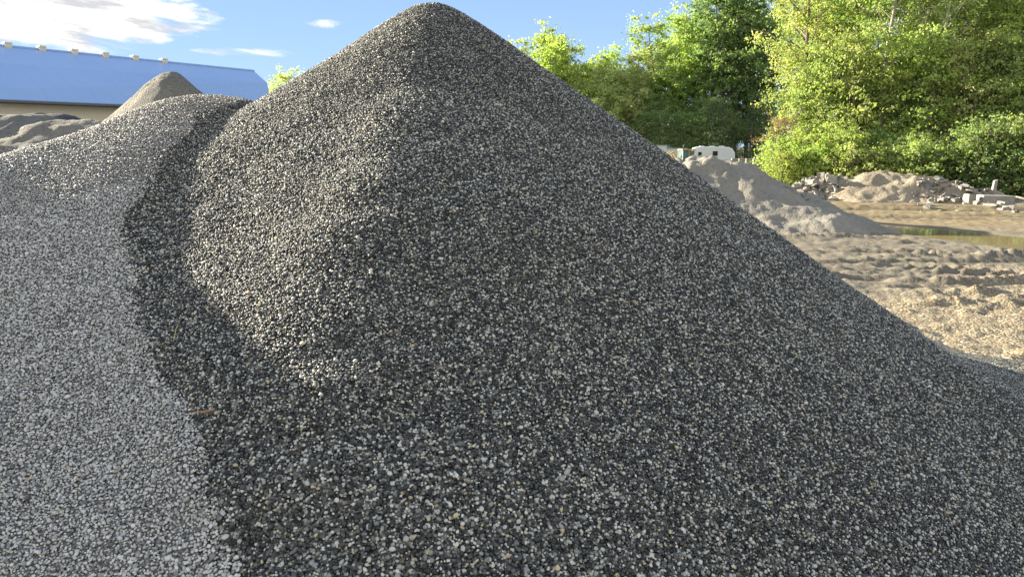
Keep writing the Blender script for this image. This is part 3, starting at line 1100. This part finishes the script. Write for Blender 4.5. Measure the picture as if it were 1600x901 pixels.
# square concrete block, leaning pale post, timber
g_ = at(1554, 316, 31.5)
mb = MB(); mb.box(-0.62, 0.62, -0.35, 0.35, 0, 0.42)
o = mb.build('concrete_block', M_concrete, bevel=0.04)
o.location = (g_.x, 31.5, 0.02); o.rotation_euler = (0, 0.02, -0.15)
tag(o, 'large rectangular concrete block at the right end of the dirt heap', 'concrete block')
g_ = at(1513, 312, 31.6)
mb = MB(); mb.hexa([(-0.2, -0.2, 0), (0.2, -0.2, 0), (0.2, 0.2, 0), (-0.2, 0.2, 0), (-0.13, -0.15, 0.5), (0.2, -0.15, 0.46), (0.2, 0.15, 0.46), (-0.13, 0.15, 0.5)])
o = mb.build('concrete_block', M_concrete, bevel=0.03)
o.location = (g_.x, 31.6, 0.0); o.rotation_euler = (0, 0, 0.3)
tag(o, 'small upright concrete block left of the large rectangular one', 'concrete block')
g_ = at(1549, 312, 33.0)
mb = MB(); mb.hexa([(-0.10, -0.08, 0), (0.10, -0.08, 0), (0.10, 0.08, 0), (-0.10, 0.08, 0), (0.02, -0.06, 1.0), (0.16, -0.06, 1.04), (0.16, 0.06, 1.04), (0.02, 0.06, 1.0)])
o = mb.build('post', M_concrete, bevel=0.01)
o.location = (g_.x, 33.0, 0)
tag(o, 'short pale leaning post behind the large concrete block', 'post')
a_, b_ = at(1566, 309, 32.5), at(1610, 316, 31.5)
mb = MB(); mb.tube([(a_.x, a_.y, 0.25), ((a_.x + b_.x) / 2, (a_.y + b_.y) / 2, 0.3), (b_.x, b_.y, 0.2)], [0.07, 0.08, 0.09], 8)
tag(mb.build('log', plain('weathered wood', (0.42, 0.36, 0.28), 0.8, 0, 0.3, 6.0, 0.3), smooth=True), 'pale bare log lying right of the concrete block', 'log')
a_, b_ = at(1509, 296, 32.2), at(1535, 304, 32.0)
mb = MB(); mb.tube([a_, (a_ + b_) / 2 + Vector((0, 0, 0.05)), b_], [0.03, 0.035, 0.04], 6)
tag(mb.build('branch', M_concrete, smooth=True), 'thin bare branch sticking out over the right end of the dirt heap', 'branch')


# ------------------------------------------------------------------ trees
def leaf_mat(name, ca, cb, cc, trans=0.35):
    m, n = new_mat(name)
    a = n.add('ShaderNodeAttribute', attribute_name='rnd')
    oi = n.add('ShaderNodeObjectInfo')
    col = n.ramp(a.outputs['Fac'], [(0.0, ca), (0.5, cb), (1.0, cc)])
    hs = n.add('ShaderNodeHueSaturation', {'Color': col, 'Hue': n.mapr(oi.outputs['Random'], 0, 1, 0.485, 0.515), 'Value': n.mapr(oi.outputs['Random'], 0, 1, 1.0, 1.35), 'Saturation': 0.80})
    d = n.add('ShaderNodeBsdfPrincipled', {'Base Color': hs, 'Roughness': 0.55, 'Specular IOR Level': 0.25})
    t = n.add('ShaderNodeBsdfTranslucent', {'Color': n.mix(1.0, hs.outputs[0], (1.25, 1.3, 0.6), 'MULTIPLY')})
    mx = n.add('ShaderNodeMixShader', {0: trans, 1: d.outputs[0], 2: t.outputs[0]})
    n.add('ShaderNodeOutputMaterial', {0: mx})
    return m


L_bright = leaf_mat('spring green leaves', (0.17, 0.25, 0.06), (0.27, 0.37, 0.09), (0.40, 0.48, 0.16), 0.5)
L_lime = leaf_mat('lime green leaves', (0.19, 0.28, 0.045), (0.30, 0.41, 0.07), (0.42, 0.52, 0.12), 0.5)
L_yellow = leaf_mat('yellow green leaves', (0.26, 0.30, 0.10), (0.38, 0.42, 0.15), (0.50, 0.53, 0.24), 0.5)
L_mid = leaf_mat('mid green leaves', (0.10, 0.17, 0.055), (0.17, 0.27, 0.08), (0.27, 0.37, 0.12), 0.5)
L_shaded = leaf_mat('shaded green leaves', (0.05, 0.09, 0.035), (0.09, 0.15, 0.05), (0.14, 0.20, 0.07), 0.4)  # leaf colour darkened to stand for shade inside the wood
L_red = leaf_mat('reddish spring leaves', (0.20, 0.11, 0.08), (0.30, 0.18, 0.12), (0.38, 0.28, 0.16), 0.4)
M_bark = plain('grey brown bark', (0.16, 0.13, 0.10), 0.9, 0, 0.35, 5.0, 0.6)
M_pale_bark = plain('pale bark', (0.46, 0.43, 0.37), 0.85, 0, 0.3, 5.0, 0.5)


def tree_meshes(seed, H, spread, n_limb, leaves, leaf, low=0.2, trunk_r=0.16, lean=0.0, stems=1, sparse=1.0, cl_r=0.9, droop=0.0):
    """trunk mesh and crown mesh of one tree"""
    rg = random.Random(seed)
    nr = np.random.default_rng(seed)
    mb = MB()
    centres = []
    for st_ in range(stems):
        a0 = rg.uniform(0, 6.28)
        base = Vector((math.cos(a0), math.sin(a0), 0)) * (0.35 * (stems > 1))
        pts = [base + Vector((0, 0, -0.3))]
        d = Vector((lean + 0.12 * (stems > 1) * math.cos(a0), 0.12 * (stems > 1) * math.sin(a0), 1))
        nseg = 9
        for k in range(nseg):
            d = d + Vector((rg.gauss(0, 0.06), rg.gauss(0, 0.06), 0))
            d.z = 1
            pts.append(pts[-1] + d.normalized() * (H * 0.96 + 0.3) / nseg)
        rads = [trunk_r * (1.25 if k == 0 else 1) * (1 - 0.9 * (k / nseg)) + 0.015 for k in range(nseg + 1)]
        mb.tube(pts, rads, 7)

        def on(t):
            f = t * nseg
            i = min(int(f), nseg - 1)
            return pts[i].lerp(pts[i + 1], f - i)
        for k in range(n_limb):
            t = low + (0.97 - low) * ((k + rg.random()) / n_limb)
            p0 = on(t)
            a = k * 2.4 + rg.uniform(-0.5, 0.5)
            prof = math.sin(math.pi * min(1, max(0.0, (t - low * 0.6) / (1.02 - low * 0.6))) ** 0.75) ** 0.7
            ln = spread * (0.30 + 0.75 * prof) * rg.uniform(0.65, 1.15)
            up = 0.25 + 0.75 * t - droop
            q = [p0]
            dd = Vector((math.cos(a), math.sin(a), up))
            for s_ in range(4):
                dd = dd + Vector((rg.gauss(0, 0.16), rg.gauss(0, 0.16), rg.gauss(0.05, 0.12) - droop * 0.35))
                q.append(q[-1] + dd.normalized() * ln / 4)
            r0 = trunk_r * (1 - t) * 0.5 + 0.02
            mb.tube(q, [r0, r0 * 0.75, r0 * 0.5, r0 * 0.3, 0.008], 5, False)
            for s_ in range(1, 5):
                for rep in range(2 if s_ > 1 else 1):
                    off = Vector((rg.gauss(0, 1), rg.gauss(0, 1), rg.gauss(0, 0.7))) * cl_r * 0.75
                    tip = q[s_] + off
                    if rg.random() < 0.6:
                        mb.tube([q[s_], q[s_].lerp(tip, 0.5) + Vector((0, 0, 0.06)), tip], [0.02, 0.014, 0.006], 4, False)
                    if rg.random() < sparse:
                        centres.append((tip, cl_r * rg.uniform(0.55, 1.15), rg.random()))
        centres.append((pts[-1], cl_r * 0.8, rg.random()))
    tm = bpy.data.meshes.new('trunk')
    tm.from_pydata(mb.v, [], mb.f)
    tm.polygons.foreach_set('use_smooth', [True] * len(tm.polygons))
    tm.update()
    # leaves: small bent diamonds gathered round the twig ends
    nc = len(centres)
    cc = np.array([c[0][:] for c in centres])
    cr = np.array([c[1] for c in centres])
    ct = np.array([c[2] for c in centres])
    idx = nr.choice(nc, size=leaves, p=cr ** 2 / (cr ** 2).sum())
    dirs = nr.normal(size=(leaves, 3))
    dirs /= np.linalg.norm(dirs, axis=1, keepdims=True)
    rad = cr[idx] * np.minimum(np.abs(nr.normal(size=leaves)) * 0.62, 1.7)
    pos = cc[idx] + dirs * rad[:, None] * np.array([1, 1, 0.62])
    if droop:
        pos[:, 2] -= np.abs(nr.normal(size=leaves)) * droop * 1.2
    pos[:, 2] = np.maximum(pos[:, 2], 0.05)
    nrm = nr.normal(size=(leaves, 3)) * 0.9 + dirs * 0.6 + np.array([0, 0, 0.5])
    nrm /= np.linalg.norm(nrm, axis=1, keepdims=True)
    t = np.cross(nrm, nr.normal(size=(leaves, 3)))
    t /= np.linalg.norm(t, axis=1, keepdims=True)
    b = np.cross(nrm, t)
    sz = leaf * nr.uniform(0.6, 1.35, leaves)[:, None]
    bend = nrm * sz * 0.18
    V = np.stack([pos + t * sz, pos + b * sz * 0.55 + bend, pos - t * sz, pos - b * sz * 0.55 + bend], 1).reshape(-1, 3)
    Fc = np.arange(leaves * 4).reshape(-1, 4)
    cm_ = mesh_np('crown', V, Fc, smooth=False)
    tone = np.clip(0.65 * ct[idx] + 0.35 * nr.random(leaves), 0, 1)
    fattr(cm_, 'rnd', np.repeat(tone, 4))
    return tm, cm_


TV = {
    'oval': tree_meshes(1, 15, 3.1, 30, 14000, 0.085, 0.16, 0.17, cl_r=0.72),
    'round': tree_meshes(2, 14, 3.8, 32, 16000, 0.088, 0.14, 0.18, cl_r=0.75),
    'tall': tree_meshes(3, 18, 3.0, 34, 12000, 0.09, 0.25, 0.2, cl_r=0.75, sparse=0.85),
    'airy': tree_meshes(4, 16, 3.4, 26, 9000, 0.08, 0.30, 0.17, sparse=0.7, cl_r=0.75),
    'birch': tree_meshes(5, 14, 2.2, 20, 4500, 0.075, 0.42, 0.10, stems=2, sparse=0.7, cl_r=0.7),
    'lean': tree_meshes(6, 15, 3.0, 22, 8500, 0.085, 0.38, 0.17, lean=-0.12, sparse=0.85),
    'young': tree_meshes(7, 7, 1.8, 22, 5500, 0.072, 0.12, 0.07, cl_r=0.6),
    'weep': tree_meshes(8, 8.5, 2.6, 20, 9000, 0.09, 0.25, 0.10, droop=0.55, cl_r=0.6),
    'bush': tree_meshes(9, 2.6, 1.25, 14, 4200, 0.075, 0.02, 0.04, stems=3, cl_r=0.42),
    'bush2': tree_meshes(10, 3.6, 1.5, 14, 5000, 0.08, 0.02, 0.05, stems=3, cl_r=0.5),
    'far': tree_meshes(12, 17, 4.0, 34, 10000, 0.15, 0.14, 0.20, cl_r=0.95),
    'far2': tree_meshes(13, 15, 4.4, 34, 10000, 0.16, 0.16, 0.20, cl_r=1.0),
}
_cache = {}


def crown_with(kind, mat, bark):
    k = (kind, mat.name, bark.name)
    if k not in _cache:
        tm, cm_ = TV[kind]
        tm, cm_ = tm.copy(), cm_.copy()
        tm.materials.append(bark)
        cm_.materials.append(mat)
        _cache[k] = (tm, cm_)
    return _cache[k]


def tree(name, label, cat, group, kind, mat, x, y, s=1.0, sz=None, rz=None, bark=None):
    tm, cm_ = crown_with(kind, mat, bark or M_bark)
    r = empty(name, (x, y, zfloor(x, y)), rng.uniform(0, 6.28) if rz is None else rz)
    r.scale = (s, s, sz or s)
    tag(r, label, cat, group)
    link('trunk', tm, None, r)
    link('crown', cm_, None, r)
    return r


def px_x(px, Y):
    return (px - 800) / (F * CP) * Y * 0.985


# shrubs along the foot of the right-hand wood
G1 = 'shrubs along the foot of the wood'
for i in range(34):
    px = 1198 + i * 13.0 + rng.uniform(-6, 6)
    Y = 41.5 - (px - 1180) / 440 * 6.5 + rng.uniform(-0.5, 1.2)
    if px < 1330:
        mt, lb = (L_lime, 'lime green sunlit shrub at the left foot of the wood') if rng.random() < 0.75 else (L_bright, 'green leafy shrub at the foot of the wood')
    else:
        mt, lb = (L_bright, 'green leafy shrub at the foot of the wood') if rng.random() < 0.6 else (L_mid, 'darker green shrub behind the rubble and dirt heaps')
    tree('shrub', lb, 'shrub', G1, rng.choice(['bush', 'bush2']), mt, px_x(px, Y), Y, rng.uniform(0.55, 1.0))
# saplings and understorey
G2 = 'young trees in the edge of the wood'
for i in range(20):
    px = 1212 + i * 21 + rng.uniform(-8, 8)
    Y = 44.0 - (px - 1180) / 440 * 6.0 + rng.uniform(-0.8, 2.0)
    mt = rng.choice([L_bright, L_bright, L_lime, L_mid, L_yellow])
    nm = {'spring green leaves': 'fresh green', 'lime green leaves': 'lime green', 'mid green leaves': 'deeper green', 'yellow green leaves': 'yellowish'}[mt.name]
    tree('young_tree', nm + ' young tree in the edge of the wood', 'tree', G2, 'young', mt, px_x(px, Y), Y, rng.uniform(0.75, 1.25))
# singular trees
tree('tree', 'young tree with reddish brown leaves at the left edge of the sunlit wood', 'tree', None, 'young', L_red, px_x(1197, 43), 43, 0.6)
tree('tree', 'tall tree with a leaning bare grey trunk in the middle of the sunlit wood', 'tree', None, 'lean', L_bright, px_x(1368, 42), 42, 1.0, 1.02, 0.1, plain('grey bark', (0.30, 0.27, 0.23), 0.9, 0, 0.3, 5.0, 0.5))
tree('birch_tree', 'slim pale stemmed birch left of centre in the gap of the wood', 'tree', None, 'birch', L_bright, px_x(1402, 43), 43, 1.0, 1.0, 0.5, M_pale_bark)
tree('birch_tree', 'slim pale stemmed birch in the gap, right of its twin', 'tree', None, 'birch', L_bright, px_x(1424, 43.5), 43.5, 1.05, 1.05, 2.4, M_pale_bark)
tree('tree', 'drooping feathery light green tree above the dirt heap', 'tree', None, 'weep', L_lime, px_x(1440, 40.5), 40.5, 0.85)
tree('tree', 'broad fresh green tree leaning over the right edge of the yard', 'tree', None, 'round', L_lime, px_x(1570, 40), 40, 0.95)
tree('tree', 'tall airy yellow green tree at the left corner of the sunlit wood', 'tree', None, 'airy', L_yellow, px_x(1245, 45), 45, 1.0)
# main trees of the right-hand wood
G3 = 'tall trees of the sunlit wood on the right'
words_ = {'spring green leaves': 'tall spring green tree in the sunlit wood on the right', 'lime green leaves': 'tall lime green tree in the sunlit wood on the right', 'yellow green leaves': 'tall yellow green tree in the sunlit wood on the right', 'mid green leaves': 'tall deeper green tree standing back in the wood on the right'}
for row, (dY, n_, ms) in enumerate(((3.5, 11, [L_bright, L_yellow, L_bright, L_lime]), (8.0, 12, [L_bright, L_yellow, L_mid]), (14, 9, [L_bright, L_mid]), (21, 7, [L_mid, L_bright]))):
    for i in range(n_):
        px = 1240 + (i + 0.5 + rng.uniform(-0.3, 0.3)) * 400 / n_
        Y = 43.0 - (px - 1180) / 440 * 5.5 + dY + rng.uniform(-1.2, 1.2)
        if row == 0 and 1350 < px < 1450: continue
        kd = rng.choice(['oval', 'round', 'tall', 'airy', 'lean', 'birch'] if px > 1290 else ['airy', 'airy', 'oval', 'lean'])
        mt = rng.choice(ms)
        tree('tree', words_[mt.name], 'tree', G3, kd, mt, px_x(px, Y), Y, rng.uniform(0.72, 1.12))
# the wood turning away behind the caravan
G4 = 'tall trees behind the caravan'
for i in range(16):
    px = 965 + i * 15.0 + rng.uniform(-8, 8)
    Y = 110 - (px - 960) / 240 * 14 + rng.uniform(-2, 8)
    hz = 0.86 if px < 1015 else 1.22
    mt = rng.choice([L_lime, L_bright, L_bright]) if px < 1120 else rng.choice([L_mid, L_shaded])
    lb = 'tall green tree behind the caravan and trailers' if mt is not L_shaded else 'dark shaded tree right of the caravan, behind the corner of the wood'
    tree('tree', lb, 'tree', G4, rng.choice(['far', 'far2', 'far']), mt, px_x(px, Y), Y, hz * rng.uniform(0.95, 1.12))
for i in range(14):
    px = 985 + i * 15 + rng.uniform(-6, 6)
    Y = 102 - (px - 960) / 240 * 12 + rng.uniform(-3, 2)
    tree('young_tree', 'dark understorey tree in the shade behind the caravan', 'tree', 'understorey behind the caravan', 'young', rng.choice([L_mid, L_shaded]), px_x(px, Y), Y, rng.uniform(0.9, 1.3))
G5 = 'bright trees beyond the right slope of the tall heap'
for i in range(20):
    px = 812 + i * 9.0 + rng.uniform(-4, 4)
    Y = 104 + rng.uniform(-4, 14)
    top = 2.3 + at(px, 52 + 12 * math.sin(i * 1.7) + (30 if 945 < px < 1000 else 0), 108).z - 2.3
    kd = rng.choice(['far', 'far2'])
    hh = 17 if kd == 'far' else 15
    tree('tree', 'bright yellow green tree beyond the right slope of the tall gravel heap', 'tree', G5, kd, rng.choice([L_lime, L_bright, L_yellow]), px_x(px, Y), Y, top / hh * rng.uniform(0.66, 0.98), rz=rng.uniform(0, 6.28))
Y = 74.0
c = at(432, 122, Y)
tree('tree', 'lone yellow green tree showing between the blue roof and the gravel', 'tree', None, 'far', L_yellow, px_x(434, Y), Y, (c.z) / 15.6)

# ------------------------------------------------------------------ small things on the gravel
def on_gravel(px, py):
    r = ray(px, py)
    n = np.arange(1.2, 9, 0.004)
    X = r.x / r.y * n
    Z = HC + r.z / r.y * n
    hit = np.nonzero(h_gravel(X, n) > Z)[0]
    q = hit[0]
    return Vector((X[q], n[q], Z[q]))


M_twig = plain('orange brown twig', (0.50, 0.24, 0.10), 0.7, 0, 0.2, 20)
M_straw = plain('dry straw', (0.55, 0.48, 0.16), 0.7, 0, 0.2, 20)
a_, b_, c_ = on_gravel(299, 648), on_gravel(318, 648), on_gravel(335, 643)
up = Vector((0, -0.006, 0.014))
mb = MB(); mb.tube([a_ + up, b_ + up * 1.3, c_ + up], [0.002, 0.0032, 0.0035], 6)
mb.tube([b_ + up * 1.2, b_ + up * 1.4 + Vector((0.012, 0.0, -0.01))], [0.002, 0.001], 5)
tag(mb.build('twig', M_twig, smooth=True), 'small orange brown twig lying on the dark gravel at the lower left', 'twig')
for (p0, p1, lb) in (((402, 490), (410, 470), 'short yellow straw on the gravel at the edge of the sunlit patch'), ((273, 535), (281, 505), 'thin brown straw on the shaded dark gravel above the twig'), ((88, 808), (100, 800), 'little green straw on the pale grey gravel at the lower left')):
    a_, b_ = on_gravel(*p0), on_gravel(*p1)
    mb = MB(); mb.tube([a_ + up, (a_ + b_) / 2 + up * 1.6, b_ + up], [0.0012, 0.0016, 0.001], 5)
    tag(mb.build('straw', M_straw, smooth=True), lb, 'straw')
